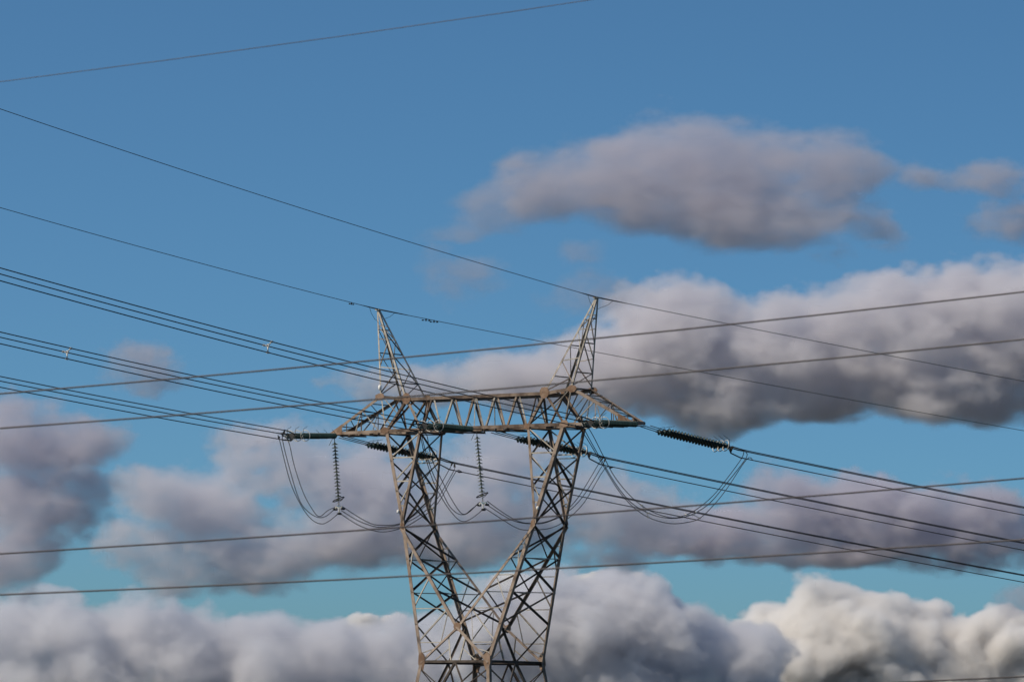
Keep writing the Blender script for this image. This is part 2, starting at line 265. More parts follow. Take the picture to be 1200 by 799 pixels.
for axis in (0, 1):
    for sg in (-1, 1):
        n = Vector((0, sg, 0)) if axis == 0 else Vector((sg, 0, 0))
        pt = (lambda c, z: leg(c, sg, z)) if axis == 0 else (lambda c, z: leg(sg, c, z))
        top = lerp(pt(-1, zw), pt(1, zw), 0.5)
        for c in (-1, 1):
            bmem(top, pt(c, zl[1]), 0.12, n, 1 if c > 0 else 2)
            bmem(lerp(pt(c, zw), pt(c, zl[1]), 0.06), lerp(top, pt(c, zl[1]), 0.26), 0.06, n, 0, 'secondary_brace')
            bmem(lerp(top, pt(c, zl[1]), 0.26), lerp(pt(c, zw), pt(c, zl[1]), 0.32), 0.06, n, 0, 'secondary_brace', GALV)
        for za, zb in ((zl[1], zl[2]), (zl[2], zl[3])):
            bmem(pt(-1, za), pt(1, zb), 0.11, n, 1); bmem(pt(1, za), pt(-1, zb), 0.11, n, 2)
        bmem(pt(-1, zl[1]), pt(1, zl[1]), 0.1, n, 0, 'belt_beam')
        bmem(lerp(pt(-1, zw - 1.3), pt(1, zw - 1.3), 0.12), lerp(pt(-1, zw - 1.3), pt(1, zw - 1.3), 0.88), 0.05, n, 0, 'secondary_brace', GALV)
bmem(loc(-w_, -wv, zw - 0.03), loc(w_, wv, zw - 0.03), 0.09, (0, 0, 1), 0); bmem(loc(-w_, wv, zw - 0.06), loc(w_, -wv, zw - 0.06), 0.09, (0, 0, 1), 2)
CONC = mat_noise('footing_concrete', (0.25, 0.24, 0.22), (0.36, 0.34, 0.31), 0.9, 0, 2)
for s in (-1, 1):
    for v in (-1, 1):
        bm = bmesh.new(); c = foot(s, v); lathe(bm, [(-0.4, 0.55), (0.28, 0.5), (0.32, 0.46)], c, Z3, 20); link('footing', bm, CONC, body)

# bridge beam between and over the forks
def zt(u):                       # top chord height
    u = abs(u); return zi if u <= i_ else lerp(zi, zo, (u - i_) / (o_ - i_))
bm = bmesh.new()
for v in (-1, 1):
    angle(bm, loc(-f1, v * b_, 0), loc(f1, v * b_, 0), 0.17, (0, 0, 1), (0, -v, 0))
    angle(bm, loc(-i_, v * iv, zi), loc(i_, v * iv, zi), 0.17, (0, 0, -1), (0, -v, 0))
    for s in (-1, 1): angle(bm, loc(s * i_, v * iv, zi), loc(s * o_, v * iv, zo), 0.17, (0, 0, -1), (0, -v, 0))
beam = link('bridge_beam', bm, STEEL, pyl)
def wmem(p0, p1, w, nrm, k=0, name='web_brace', mt=STEEL, par=None):
    bm = bmesh.new(); brace(bm, p0, p1, w, nrm, k); return link(name, bm, mt, par or beam)
bots = [lerp(-f2, f2, i / 5) for i in range(6)]; tops = [lerp(-f2, f2, (i + 0.5) / 5) for i in range(5)]
for v in (-1, 1):
    n = Vector((0, v, 0.03))
    B = lambda u: loc(u, v * b_, 0.05); Tt = lambda u: loc(u, v * iv, zt(u) - 0.05)
    for i in range(5):
        wmem(B(bots[i] + 0.05), Tt(tops[i] - 0.06), 0.095, n, i, mt=GALV if i % 2 else STEEL); wmem(Tt(tops[i] + 0.06), B(bots[i + 1] - 0.05), 0.095, n, i + 1, mt=STEEL if i % 2 else GALV)
    wmem(B(0), Tt(0), 0.06, n, 2, 'web_post', GALV)
    for s in (-1, 1):
        wmem(Tt(s * i_), B(s * f2), 0.14, n, 1); wmem(Tt(s * i_), B(s * f1), 0.14, n, 2)
        wmem(Tt(s * o_ * 0.99), B(s * f1), 0.07, n, 0, mt=GALV)
        wmem(lerp(Tt(s * i_), B(s * f1), 0.45), Tt(s * o_ * 0.98), 0.05, n, 0, mt=GALV)
lac = bmesh.new()
us = [-f1, -f2] + bots[1:5] + [f2, f1]
for i, u in enumerate(us):
    brace(lac, loc(u, -b_, -0.01), loc(u, b_, -0.01), 0.07, (0, 0, 1), 0)
    if i: brace(lac, loc(us[i - 1], -b_ if i % 2 else b_, -0.03), loc(u, b_ if i % 2 else -b_, -0.03), 0.06, (0, 0, 1), 1)
ut = [-o_, -i_] + tops + [i_, o_]
for i, u in enumerate(ut):
    brace(lac, loc(u, -iv, zt(u)), loc(u, iv, zt(u)), 0.08, (0, 0, 1), 0)
    if i: brace(lac, loc(ut[i - 1], -iv if i % 2 else iv, zt(ut[i - 1]) - 0.03), loc(u, iv if i % 2 else -iv, zt(u) - 0.03), 0.05, (0, 0, 1), 1)
for s in (-1, 1):
    for u in (f1, f2):
        brace(lac, loc(s * u, -b_, 0.02), loc(s * lerp(i_, o_, 0.5 if u == f1 else 0), iv, zi), 0.09, (s, 0, 0), 0)
        brace(lac, loc(s * u, b_, 0.02), loc(s * lerp(i_, o_, 0.5 if u == f1 else 0), -iv, zi), 0.09, (s, 0, 0), 1)
link('lacing', lac, STEEL, beam)
for s in (-1, 1):
    for v in (-1, 1):
        n = Vector((0, v, 0))
        gusset(beam, loc(s * i_, v * iv, zi - 0.04), n, Z3, 0.32, 0.30, 10)
        gusset(beam, loc(s * o_, v * iv, zo - 0.08), n, Vector((1, 0, 0)), 0.34, 0.2, 7)
        gusset(beam, loc(s * f1, v * b_, 0.10), n, Vector((1, 0, 0)), 0.30, 0.2, 7)
        gusset(beam, loc(s * f2, v * b_, 0.05), n, Vector((1, 0, 0)), 0.22, 0.17, 7)

# crossarms
for s in (-1, 1):
    bm = bmesh.new()
    P = lambda v: loc(s * a_, v * t_, 0)
    for v in (-1, 1):
        angle(bm, P(v), loc(s * f1, v * b_, 0), 0.16, (0, 0, 1), (0, -v, 0))
        angle(bm, P(v) + Vector((0, 0, 0.1)), loc(s * o_, v * iv, zo), 0.15, (0, 0, -1), (0, -v, 0))
    angle(bm, P(-1), P(1), 0.16, (-s, 0, 0), (0, 0, 1))
    arm = link('crossarm', bm, STEEL, pyl)
    TU = lambda t, v: lerp(P(v) + Vector((0, 0, 0.1)), loc(s * o_, v * iv, zo), t)
    def BU(t, v):
        u = lerp(a_, o_, t)
        return loc(s * u, v * lerp(t_, b_, min(1, (a_ - u) / (a_ - f1))), 0.0)
    prev = 0.12; lac = bmesh.new()
    for v in (-1, 1):
        n = Vector((0, v, 0)); 
        for j, t in enumerate((0.17, 0.32, 0.62)):
            wmem(BU(t, v), TU(t, v), 0.055, n, j, 'arm_post', STEEL, arm)
        wmem(BU(0.5, v) + Vector((0, 0, 0.03)), TU(0.62, v), 0.05, n, 0, 'arm_brace', GALV, arm)
        wmem(TU(0.62, v), BU(0.98, v) + Vector((0, 0, 0.1)), 0.05, n, 1, 'arm_brace', GALV, arm)
    for j, t in enumerate((0.2, 0.4, 0.6, 0.8)):
        brace(lac, BU(t, -1), BU(t, 1), 0.06, (0, 0, 1), 0); brace(lac, TU(t, -1), TU(t, 1), 0.05, (0, 0, 1), 0)
        t0 = t - 0.2; w0 = -1 if j % 2 else 1
        brace(lac, BU(t0, w0) - Vector((0, 0, .01)), BU(t, -w0) - Vector((0, 0, .01)), 0.05, (0, 0, 1), 1)
        brace(lac, TU(max(t0, .04), -w0), TU(t, w0), 0.05, (0, 0, 1), 1)
    brace(lac, BU(0.97, -1), TU(0.97, 1), 0.07, (s, 0, 0), 1); brace(lac, BU(0.62, -1), TU(0.62, 1), 0.05, (s, 0, 0), 1)
    link('lacing', lac, STEEL, arm)
    for v in (-1, 1):
        bm = bmesh.new(); e = Vector((0, v * 0.014, 0))
        plate(bm, [P(v) + e, P(v) + e + Vector((0, 0, 0.12)), TU(0.24, v) + e, BU(0.24, v) + e], (0, v, 0), 0.02); link('gusset_plate', bm, RUST, arm)
    for v, dz in ((-1, -0.0), (1, -0.0)):
        for j in (-1, 0, 1):
            pass

# earth wire peaks
for s in (-1, 1):
    apex = loc(s * pk, 0, zp); base = {(c, v): loc(s * (o_ if c == 'o' else i_), v * iv, (zo if c == 'o' else zi)) for c in 'oi' for v in (-1, 1)}
    ap = lambda c, v: apex + Vector((s * (0.07 if c == 'o' else -0.07), v * 0.07, 0))
    at = lambda c, v, f: lerp(ap(c, v), base[c, v], f)
    bm = bmesh.new()
    for (c, v), bp in base.items(): angle(bm, ap(c, v), bp, 0.10 if c == 'i' else 0.09, ((-s if c == 'o' else s), 0, 0), (0, -v, 0))
    box(bm, apex + Vector((0, 0, 0.03)), 0.26, 0.3, 0.06)
    peak = link('earth_wire_peak', bm, GALV, pyl)
    for v in (-1, 1):
        n = Vector((0, v, 0))
        for f in (0.18, 0.335, 0.667): wmem(at('o', v, f), at('i', v, f), 0.05, n, 0, 'peak_strut', GALV, peak)
        wmem(at('i', v, 0.335), at('o', v, 0.667), 0.05, n, 1, 'peak_brace', GALV, peak)
        wmem(at('o', v, 0.18), at('i', v, 0.335), 0.045, n, 1, 'peak_brace', GALV, peak)
        wmem(at('i', v, 0.667), at('o', v, 0.97), 0.05, n, 2, 'peak_brace', STEEL, peak)
    for c in 'oi':
        n = Vector((s if c == 'o' else -s, 0, 0))
        for f in (0.225, 0.5, 0.83): wmem(at(c, -1, f), at(c, 1, f), 0.06, n, 0, 'peak_strut', STEEL, peak)
        wmem(at(c, -1, 0.225), at(c, 1, 0.5), 0.045, n, 1, 'peak_brace', STEEL, peak)
        wmem(at(c, -1, 0.5), at(c, 1, 0.83), 0.045, n, 1, 'peak_brace', STEEL, peak)
        wmem(at(c, 1, 0.83), at(c, -1, 0.99), 0.05, n, 2, 'peak_brace', STEEL, peak)
    bm = bmesh.new()
    rz = lambda h: (Vector((h[0] * math.cos(YAW) - h[1] * math.sin(YAW), h[0] * math.sin(YAW) + h[1] * math.cos(YAW), 0)))
    dl, dr = rz(D['hL']), rz(D['hR'])
    A = apex + Vector((0, 0, 0.04))
    tube(bm, [A + dl * 1.0 + Z3 * 0.04, A + dl * 0.8 - Z3 * 0.25, A + dl * 0.4 - Z3 * 0.55, A - Z3 * 0.6 - Vector((0, .1, 0))], 0.012, 5)
    tube(bm, [A + dr * 1.0 - Z3 * 0.12, A + dr * 0.7 - Z3 * 0.35, A + dr * 0.3 - Z3 * 0.5, A - Z3 * 0.6 + Vector((0, .1, 0))], 0.012, 5)
    link('bonding_wire', bm, FIT, peak)
bm = bmesh.new(); lathe(bm, [(0, 0.05), (0.04, 0.09), (0.22, 0.09), (0.27, 0.05)], loc(-o_ + 0.03, -iv - 0.07, zo + 0.28), Z3, 10); link('white_marker', bm, WHITE, pyl)

# ------------------------------------------------------------------ insulator strings
hL, hR = Vector(D['hL']), Vector(D['hR'])
def disc_mesh(name, m, rad=0.145, pitch=0.195):
    bm = bmesh.new()
    lathe(bm, [(0, 0.03), (0.015, 0.05), (0.06, 0.055), (0.075, 0.075), (0.095, rad * 0.8), (0.118, rad), (0.132, rad), (0.128, rad * 0.75), (0.135, rad * 0.62), (0.125, rad * 0.5), (0.13, 0.025), (pitch, 0.02)], Vector((0, 0, 0)), Vector((0, 0, 1)), 16)
    me = bpy.data.meshes.new(name); bm.normal_update(); bm.to_mesh(me); bm.free(); me.materials.append(m); return me
DISC_D, DISC_P = disc_mesh('insulator_disc', GLASS, 0.158), disc_mesh('insulator_disc', GLASSP, 0.17, 0.19)
def put_disc(me, parent, p0, d):
    o = bpy.data.objects.new('insulator_disc', me); COL.objects.link(o); o.parent = parent
    o.matrix_local = Matrix.Translation(p0) @ d.to_track_quat('Z', 'Y').to_matrix().to_4x4()
SL = ['leftmost tension insulator string pointing left from the far left crossarm tip', 'tension insulator string with pale rings in front of the bridge beam between the two forks',
      'tension insulator string with pale rings across the right crossarm beside the right fork', 'dark tension insulator string slanting down behind the left fork',
      'dark tension insulator string slanting down behind the right fork', 'dark tension insulator string slanting right, alone against the sky beyond the right crossarm tip']
SP3 = 0.5
YOKE = []
for idx, (kind, A, E) in enumerate(D['strings']):
    A, E = Vector(A), Vector(E); d = (E - A).normalized(); Ltot = (E - A).length
    lat = d.cross(Z3).normalized(); upv = lat.cross(d).normalized()
    if upv.z < 0: upv = -upv
    root = empty('insulator_string', A); tag(root, SL[idx], 'insulator', 'tension insulator strings on the crossarm')
    nD = 20 if Ltot > 4.7 else 18
    Lin = nD * 0.195; end = Ltot - 0.45; st = max(0.12, end - Lin); 
    for j in (-1, 0, 1):
        o = lat * (SP3 * j)
        # hanger link from steelwork
        bm = bmesh.new(); tube(bm, [o + Vector((0, 0, 0.06)), o + d * (st - 0.02)], 0.022, 6)
        box(bm, o + d * (st - 0.04), 0.07, 0.12, 0.07, d, lat, upv); link('link_rod', bm, FIT, root)
        for n_ in range(nD): put_disc(DISC_D, root, o + d * (st + n_ * 0.195), d)
        e = o + d * (st + Lin)
        bm = bmesh.new(); ring(bm, e - d * 0.22, d, 0.29, 0.022, 24)
        tube(bm, [e - d * 0.22 - upv * 0.27, e - upv * 0.1 + d * 0.05, e + d * 0.08], 0.014, 5)
        tube(bm, [e - d * 0.22 + lat * 0.27, e + d * 0.08], 0.012, 5); link('corona_ring', bm, ALU, root)
        bm = bmesh.new(); tube(bm, [o + d * st + upv * 0.05, o + d * (st + 0.12) + upv * 0.22, o + d * (st + 0.4) + upv * 0.34], 0.012, 5)
        tube(bm, [e + upv * 0.05, e - d * 0.05 + upv * 0.36, e - d * 0.45 + upv * 0.5], 0.012, 5); link('arcing_horn', bm, FIT, root)
    c = d * (st + Lin + 0.05)
    bm = bmesh.new()
    plate(bm, [c - lat * (SP3 + 0.06), c + lat * (SP3 + 0.06), c + lat * 0.08 + d * 0.22, c - lat * 0.08 + d * 0.22], upv, 0.03)
    y0 = c + d * 0.18; tube(bm, [y0, y0 + d * 0.2], 0.035, 6)
    y1 = y0 + d * 0.18
    plate(bm, [y1 + lat * 0.24 + Z3 * 0.12, y1 + lat * 0.24 + Z3 * 0.04, y1 - Z3 * 0.28, y1 - lat * 0.24 + Z3 * 0.04, y1 - lat * 0.24 + Z3 * 0.12], d, 0.03)
    link('yoke_plate', bm, FIT, root)
    YOKE.append((A + y1, d))
for idx, (A, E) in enumerate(D['sus']):
    A, E = Vector(A), Vector(E)
    d = (E - A).normalized(); root = empty('suspension_string', A)
    tag(root, ['pale green insulator string hanging down from the far left crossarm tip', 'pale green insulator string hanging in the window between the two forks'][idx], 'insulator', 'hanging jumper insulator strings')
    n_ = 17; L_ = n_ * 0.19; st = 0.22
    bm = bmesh.new(); tube(bm, [Vector((0, 0, 0.12)), d * st], 0.02, 6); tube(bm, [Vector((0, 0, -.02)), Vector((-0.12, -0.1, -0.05)), Vector((-0.28, -0.18, -0.42))], 0.013, 5); link('hanger', bm, FIT, root)
    for k in range(n_): put_disc(DISC_P, root, d * (st + k * 0.19), d)
    c = d * (st + L_ + 0.02)
    bm = bmesh.new(); rv = Uw * 1; ring(bm, c - d * 0.12, Vector((-0.42, 0.12, 1)), 0.33, 0.028, 22, sx=0.95); tube(bm, [c - d * 0.12 + Uw * .3, c + d * .03], 0.015, 5); link('corona_ring', bm, FIT, root)
    bm = bmesh.new(); tube(bm, [c, c + d * 0.22], 0.03, 6)
    box(bm, c + d * 0.30, 0.5, 0.05, 0.10, Uw, Vw); box(bm, c + d * 0.46, 0.06, 0.05, 0.32, Uw, Vw)
    for o in (Uw * 0.25, -Uw * 0.25): box(bm, c + d * 0.35 + o * 0.8, 0.06, 0.12, 0.12, Uw, Vw)
    link('yoke_plate', bm, ALU, root)
    for o in (Uw * 0.27 + d * 0.40, -Uw * 0.27 + d * 0.42, d * 0.66):
        bm = bmesh.new(); lathe(bm, [(-0.17, 0.03), (-0.1, 0.06), (0.1, 0.06), (0.17, 0.03)], c + o, Vw, 10); link('suspension_clamp', bm, FIT, root)

# ------------------------------------------------------------------ conductors
CR = 0.025
PH = ['left crossarm tip', 'middle of the crossarm', 'right crossarm tip']
WH = [('upper near', 1, 0.04), ('upper far', -1, 0.04), ('lowest', 0, -0.37)]
SPAN = {}
for sp in D['spans']:
    side = sp['side']; h = hL if side == 'L' else hR; lat = h.cross(Z3).normalized()
    yk, dd = YOKE[sp['s']]; C0 = Vector(sp['start']); Lx = 170 if side == 'L' else 330; cc = 0.00028
    ph = PH[sp['s'] % 3]
    for wi, (wn, ls, dz) in enumerate(WH):
        if side == 'L' and ls: dz = 0.12 if ls < 0 else -0.03      # the left bundles hang slightly rotated
        off = lat * (0.2 * ls) + Z3 * dz
        f = lambda s_, off=off, C0=C0, h=h, k0=sp['slope']: C0 + h * s_ + Z3 * (k0 * s_ + cc * s_ * s_) + off
        att = yk + lat * (0.2 * ls) + Z3 * (0.08 if ls else -0.24)
        bm = bmesh.new(); ss = [0.35, 0.8] + [1.5 + 1.5 * i for i in range(20)] + [32 + 4 * i for i in range(int((Lx - 30) / 4))]
        tube(bm, [att] + [f(s_) for s_ in ss], [0.035, 0.035] + [CR] * (len(ss) - 1), 6)
        o = link('conductor', bm, WIRE)
        tag(o, '%s wire of the bundle leaving the %s to the %s' % (wn, ph, 'left' if side == 'L' else 'right'), 'power line', 'bundled conductors of the pylon line')
        SPAN[(side, sp['s'] % 3, wi)] = f
# spacers
def spacer(side, ph, s_, label):
    f = [SPAN[(side, ph, i)](s_) for i in range(3)]; c = (f[0] + f[1] + f[2]) / 3 + Z3 * 0.03; h = hL if side == 'L' else hR
    root = empty('bundle_spacer', c); tag(root, label, 'spacer', 'pale spacers on the conductor bundles')
    bm = bmesh.new(); ring(bm, Vector((0, 0, 0)), h, 0.06, 0.03, 10)
    for q_ in f: tube(bm, [(q_ - c).normalized() * 0.05, (q_ - c)], 0.028, 6)
    link('spacer_frame', bm, ALU, root)
    for q_ in f: bm = bmesh.new(); tube(bm, [q_ - c - h * 0.09, q_ - c + h * 0.09], 0.05, 8); link('spacer_clamp', bm, ALU, root)
spacer('L', 2, 31.9, 'pale spacer on the top left bundle, nearer the pylon'); spacer('L', 1, 34.0, 'pale spacer on the middle left bundle near the photo edge')
# jumpers
def catmull(P, n=5):
    out = []
    for i in range(len(P) - 1):
        p0, p1, p2, p3 = P[max(i - 1, 0)], P[i], P[i + 1], P[min(i + 2, len(P) - 1)]
        for j in range(n):
            t = j / n; out.append(0.5 * ((2 * p1) + (p2 - p0) * t + (2 * p0 - 5 * p1 + 4 * p2 - p3) * t * t + (3 * p1 - p0 - 3 * p2 + p3) * t ** 3))
    return out + [P[-1]]
JN = [('looping below the left crossarm tip', 0), ('sagging from the left hanging insulator across the left fork', 0), ('looping down to the middle hanging insulator', 1),
      ('sagging from the middle hanging insulator across the right fork', 1), ('of the long free loop below the right crossarm', 2)]
LOOP = []
for gi, grp in enumerate(D['jumpers']):
    for wi, w in enumerate(grp):
        P = [Vector(x) for x in w]; ph = JN[gi][1]
        if gi in (0, 2, 4): P = [SPAN[('L', ph, wi)](0.35 + 0.3 * wi)] + P
        if gi in (1, 3, 4): P = P + [SPAN[('R', ph, wi)](0.45 + 0.35 * wi)]
        bm = bmesh.new(); tube(bm, catmull(P), 0.021, 6)
        tube(bm, [P[0] + Z3 * 0.03, P[0] + (P[1] - P[0]).normalized() * 0.22] if gi in (0, 2, 4) else [P[-1], P[-1] + (P[-2] - P[-1]).normalized() * 0.22], 0.045, 6)
        o = link('jumper_cable', bm, WIRE)
        tag(o, '%s jumper cable %s' % (['inner', 'middle', 'outer'][wi], JN[gi][0]), 'jumper cable', 'jumper cables under the crossarm')
        if gi == 4: LOOP.append(P)
for k, lab in ((5, 'pale spacer on the right jumper loop, nearer the pylon'), (8, 'pale spacer at the bottom of the right jumper loop')):
    f = [LOOP[i][k] for i in range(3)]; c = (f[0] + f[1] + f[2]) / 3
    root = empty('jumper_spacer', c); tag(root, lab, 'spacer', 'pale spacers on the right jumper loop')
    bm = bmesh.new()
    for q_ in f: tube(bm, [Vector((0, 0, 0)), q_ - c], 0.022, 6)
    link('spacer_frame', bm, ALU, root)
    for q_ in f: bm = bmesh.new(); tube(bm, [q_ - c - Uw * 0.06, q_ - c + Uw * 0.06], 0.04, 8); link('spacer_clamp', bm, ALU, root)
# earth wires
EN = ['thin earth wire from the left peak to the left', 'thin earth wire from the right peak to the left', 'thin earth wire from the left peak to the right', 'thin earth wire from the right peak to the right']
for e, nm in zip(D['ew'], EN):
    h = hL if e['side'] == 'L' else hR; A = Vector(e['start']) + Z3 * 0.06
    f = lambda s_: A + h * s_ + Z3 * (e['slope'] * s_ + 0.00025 * s_ * s_)
    bm = bmesh.new(); ss = [0, 0.5, 1.2] + [2 + 3 * i for i in range(20)] + [64 + 5 * i for i in range(22 if e['side'] == 'L' else 54)]
    tube(bm, [f(s_) for s_ in ss], [0.04, 0.034, 0.03] + [0.0165] * (len(ss) - 3), 6)
    tag(link('earth_wire', bm, EWIRE), nm, 'earth wire', 'earth wires from the pylon peaks')
    if nm.startswith('thin earth wire from the left peak'):
        L_ = e['side'] == 'L'
        for s_, lb in (((3.0, 'small weighted damper on the earth wire left of the left peak'),) if L_ else ((2.95, 'small weighted damper right of the left peak, nearer the peak'), (3.45, 'small weighted damper right of the left peak, farther from the peak'))):
            c = f(s_); root = empty('vibration_damper', c); tag(root, lb, 'damper', 'vibration dampers on the earth wire')
            bm = bmesh.new(); box(bm, -Z3 * 0.05, 0.06, 0.05, 0.14, h, h.cross(Z3)); tube(bm, [-Z3 * 0.08 - h * 0.2, -Z3 * 0.08 + h * 0.2], 0.01, 5); link('damper_clamp', bm, FIT, root)
            for g_ in (-1, 1): bm = bmesh.new(); lathe(bm, [(0, 0.02), (0.02, 0.036), (0.10, 0.036), (0.12, 0.02)], -Z3 * 0.08 + h * (0.2 * g_) - h * 0.06, h, 10); link('damper_weight', bm, FIT, root)
# the nearer line crossing in front
FN = ['thin top wire of the nearer line, crossing the upper left sky', 'upper grey wire of the nearer line, passing the pylon peaks', 'grey wire of the nearer line passing just above the crossarm',
      'grey wire of the nearer line passing behind the jumper loops at fork elbow height', 'grey wire of the nearer line passing through the middle of the fork', 'lowest grey wire of the nearer line at the bottom right corner']
FN[3] = 'grey wire of the nearer line crossing the forks at elbow height'
hf = Vector(D['hf'])
for i, (w, nm) in enumerate(zip(D['fw'], FN)):
    bm = bmesh.new(); pts = []
    c2, c1, c0 = w['co']
    for k in range(61):
        s_ = -75 + 2.5 * k; pts.append(Vector((0, w['D'], 0)) + hf * s_ + Z3 * (c0 + c1 * s_ + c2 * s_ * s_))
    tube(bm, pts, 0.0055 if i == 0 else 0.0125, 8)
    tag(link('overhead_wire', bm, FWIRE), nm, 'power line', 'wires of the nearer line')

# ------------------------------------------------------------------ clouds (real volumes)
def vapour(name, aniso, col):
    m = bpy.data.materials.new(name); m.use_nodes = True; nn = m.node_tree; nn.nodes.clear()
    o = nn.nodes.new('ShaderNodeOutputMaterial'); pv = nn.nodes.new('ShaderNodeVolumePrincipled'); nn.links.new(pv.outputs[0], o.inputs['Volume'])
    pv.inputs['Density'].default_value = 1; pv.inputs['Color'].default_value = (*col, 1); pv.inputs['Anisotropy'].default_value = aniso
    return m
VAP = vapour('grey_cloud_vapour', 0.3, (0.80, 0.79, 0.85))  # grey vapours: albedo lowered and tinted to stand in for cloud shade
VWH = vapour('white_cloud_vapour', 0.3, (0.99, 0.98, 0.972))
VTOP = vapour('bank_cloud_vapour', 0.3, (0.90, 0.893, 0.925))
VLOW = vapour('low_cloud_vapour', 0.3, (0.90, 0.905, 0.935))
VMID = vapour('pale_cloud_vapour', 0.3, (0.87, 0.87, 0.915))
PX = D['cam']['f']
def skyP(px, py, dist):
    x = (px - 600) / PX; y = (399.5 - py) / PX; d_ = fw + rt * x + up * y
    return Vector((0, 0, CAMZ)) + d_ * (dist / math.hypot(d_.x, d_.y))
def cloud(label, dist, lobes, dens=0.05, soft=3.0, vox=3.0, seed=0, nsz=60, namp=0.6, stretch=1.5, billow=0.0, rough=0.66, ragged=0.3, mat=None, flat=None):
    """a cloud made of ellipsoidal lobes (x, y, rx, ry, depth) broken up by fractal noise"""
    k = dist / PX
    ext = 1.25 + namp * 0.4
    x0 = min(l[0] - l[2] * ext for l in lobes); x1 = max(l[0] + l[2] * ext for l in lobes)
    y0 = min(l[1] - l[3] * ext for l in lobes); y1 = max(l[1] + l[3] * ext for l in lobes)
    C = skyP((x0 + x1) / 2, (y0 + y1) / 2, dist)
    hx, hz, hy = (x1 - x0) / 2 * k, (y1 - y0) / 2 * k, max(l[4] for l in lobes) * ext * k
    ob = bpy.data.objects.new('cloud', bpy.data.volumes.new('cloud')); COL.objects.link(ob); ob.location = C
    t = bpy.data.node_groups.new('cloud_field', 'GeometryNodeTree')
    t.interface.new_socket('Geometry', in_out='INPUT', socket_type='NodeSocketGeometry'); t.interface.new_socket('Geometry', in_out='OUTPUT', socket_type='NodeSocketGeometry')
    N, L = t.nodes.new, t.links.new
    out = N('NodeGroupOutput'); vc = N('GeometryNodeVolumeCube'); pos = N('GeometryNodeInputPosition').outputs[0]
    def put(n, i, v):
        if isinstance(v, (int, float, tuple, Vector)): n.inputs[i].default_value = v
        else: L(v, n.inputs[i])
    def M(op, a, b=None, c=None):
        n = N('ShaderNodeMath'); n.operation = op
        for i, v in enumerate((a, b, c)):
            if v is not None: put(n, i, v)
        return n.outputs[0]
    def VM(op, a, b=None):
        n = N('ShaderNodeVectorMath'); n.operation = op; put(n, 0, a)
        if b is not None: put(n, 1, b)
        return n.outputs['Value'] if op == 'LENGTH' else n.outputs[0]
    rnd = random.Random(seed); so_ = tuple(rnd.uniform(-50, 50) for _ in range(3))
    q0 = VM('MULTIPLY_ADD' if False else 'MULTIPLY', pos, (1 / (nsz * k * stretch), 1 / (nsz * k * stretch), 1 / (nsz * k)))
    q0 = VM('ADD', q0, so_)
    # gentle domain warp so lobes lose their round outline
    wn = N('ShaderNodeTexNoise'); wn.inputs['Scale'].default_value = 0.9; wn.inputs['Detail'].default_value = 2; L(q0, wn.inputs['Vector'])
    wv_ = VM('MULTIPLY', VM('SUBTRACT', wn.outputs['Color'], (0.5, 0.5, 0.5)), (nsz * k * 0.9 * stretch, nsz * k * 0.9, nsz * k * 0.7))
    pw = VM('ADD', pos, wv_)
    f = None
    for (lx, ly, rx, ry, rd) in lobes:
        c = skyP(lx, ly, dist) - C
        v = M('SUBTRACT', 1.0, VM('LENGTH', VM('DIVIDE', VM('SUBTRACT', pw, tuple(c)), (rx * k, rd * k, ry * k))))
        v = M('MAXIMUM', v, -1.2)
        f = v if f is None else M('SMOOTH_MAX', f, v, 0.2)
    n1 = N('ShaderNodeTexNoise'); n1.inputs['Scale'].default_value = 1.0; n1.inputs['Detail'].default_value = 7; n1.inputs['Roughness'].default_value = rough; L(q0, n1.inputs['Vector'])
    nz = M('SUBTRACT', n1.outputs['Fac'], 0.5)
    if billow > 0:
        acc = None
        for o_i, (fr, am) in enumerate(((1.1, 1.0), (2.3, 0.55), (4.9, 0.3), (10.2, 0.16))):
            n2 = N('ShaderNodeTexNoise'); n2.inputs['Scale'].default_value = fr; n2.inputs['Detail'].default_value = 0
            L(VM('ADD', q0, (o_i * 7.3, 3.1, o_i * 2.7)), n2.inputs['Vector'])
            v = M('MULTIPLY', M('ABSOLUTE', M('SUBTRACT', n2.outputs['Fac'], 0.5)), 2 * am)
            acc = v if acc is None else M('ADD', acc, v)
        nz = M('ADD', M('MULTIPLY', nz, 1 - billow), M('MULTIPLY', M('SUBTRACT', acc, 0.42), billow))
    f = M('ADD', M('MULTIPLY_ADD', nz, namp * 2, f), 0.12)
    n3 = N('ShaderNodeTexNoise'); n3.inputs['Scale'].default_value = 3.6; n3.inputs['Detail'].default_value = 5; n3.inputs['Roughness'].default_value = 0.62
    L(VM('ADD', q0, (9.1, 4.7, 2.3)), n3.inputs['Vector']); fine = M('SUBTRACT', n3.outputs['Fac'], 0.5)
    f = M('MULTIPLY_ADD', fine, ragged * 2, f)
    f = M('MAXIMUM', M('MINIMUM', M('MULTIPLY', f, soft), 1.0), 0.0)
    f = M('MULTIPLY', f, M('MAXIMUM', M('MULTIPLY_ADD', M('ADD', n1.outputs['Fac'], fine), 2.4, -0.3), 0.2))   # uneven vapour inside
    f = M('MULTIPLY', f, dens / k)
    L(f, vc.inputs['Density'])
    vc.inputs['Min'].default_value = (-hx, -hy, -hz); vc.inputs['Max'].default_value = (hx, hy, hz)
    vx = vox * k
    for ax_, hh in (('X', hx), ('Y', hy), ('Z', hz)): vc.inputs['Resolution ' + ax_].default_value = max(8, int(2 * hh / vx))
    sm = N('GeometryNodeSetMaterial'); L(vc.outputs[0], sm.inputs[0]); L(sm.outputs[0], out.inputs[0])
    sm.inputs['Material'].default_value = mat or VAP; ob.data.materials.append(mat or VAP)
    md = ob.modifiers.new('vapour', 'NODES'); md.node_group = t
    tag(ob, label, 'cloud')
    return ob
KM = 1000
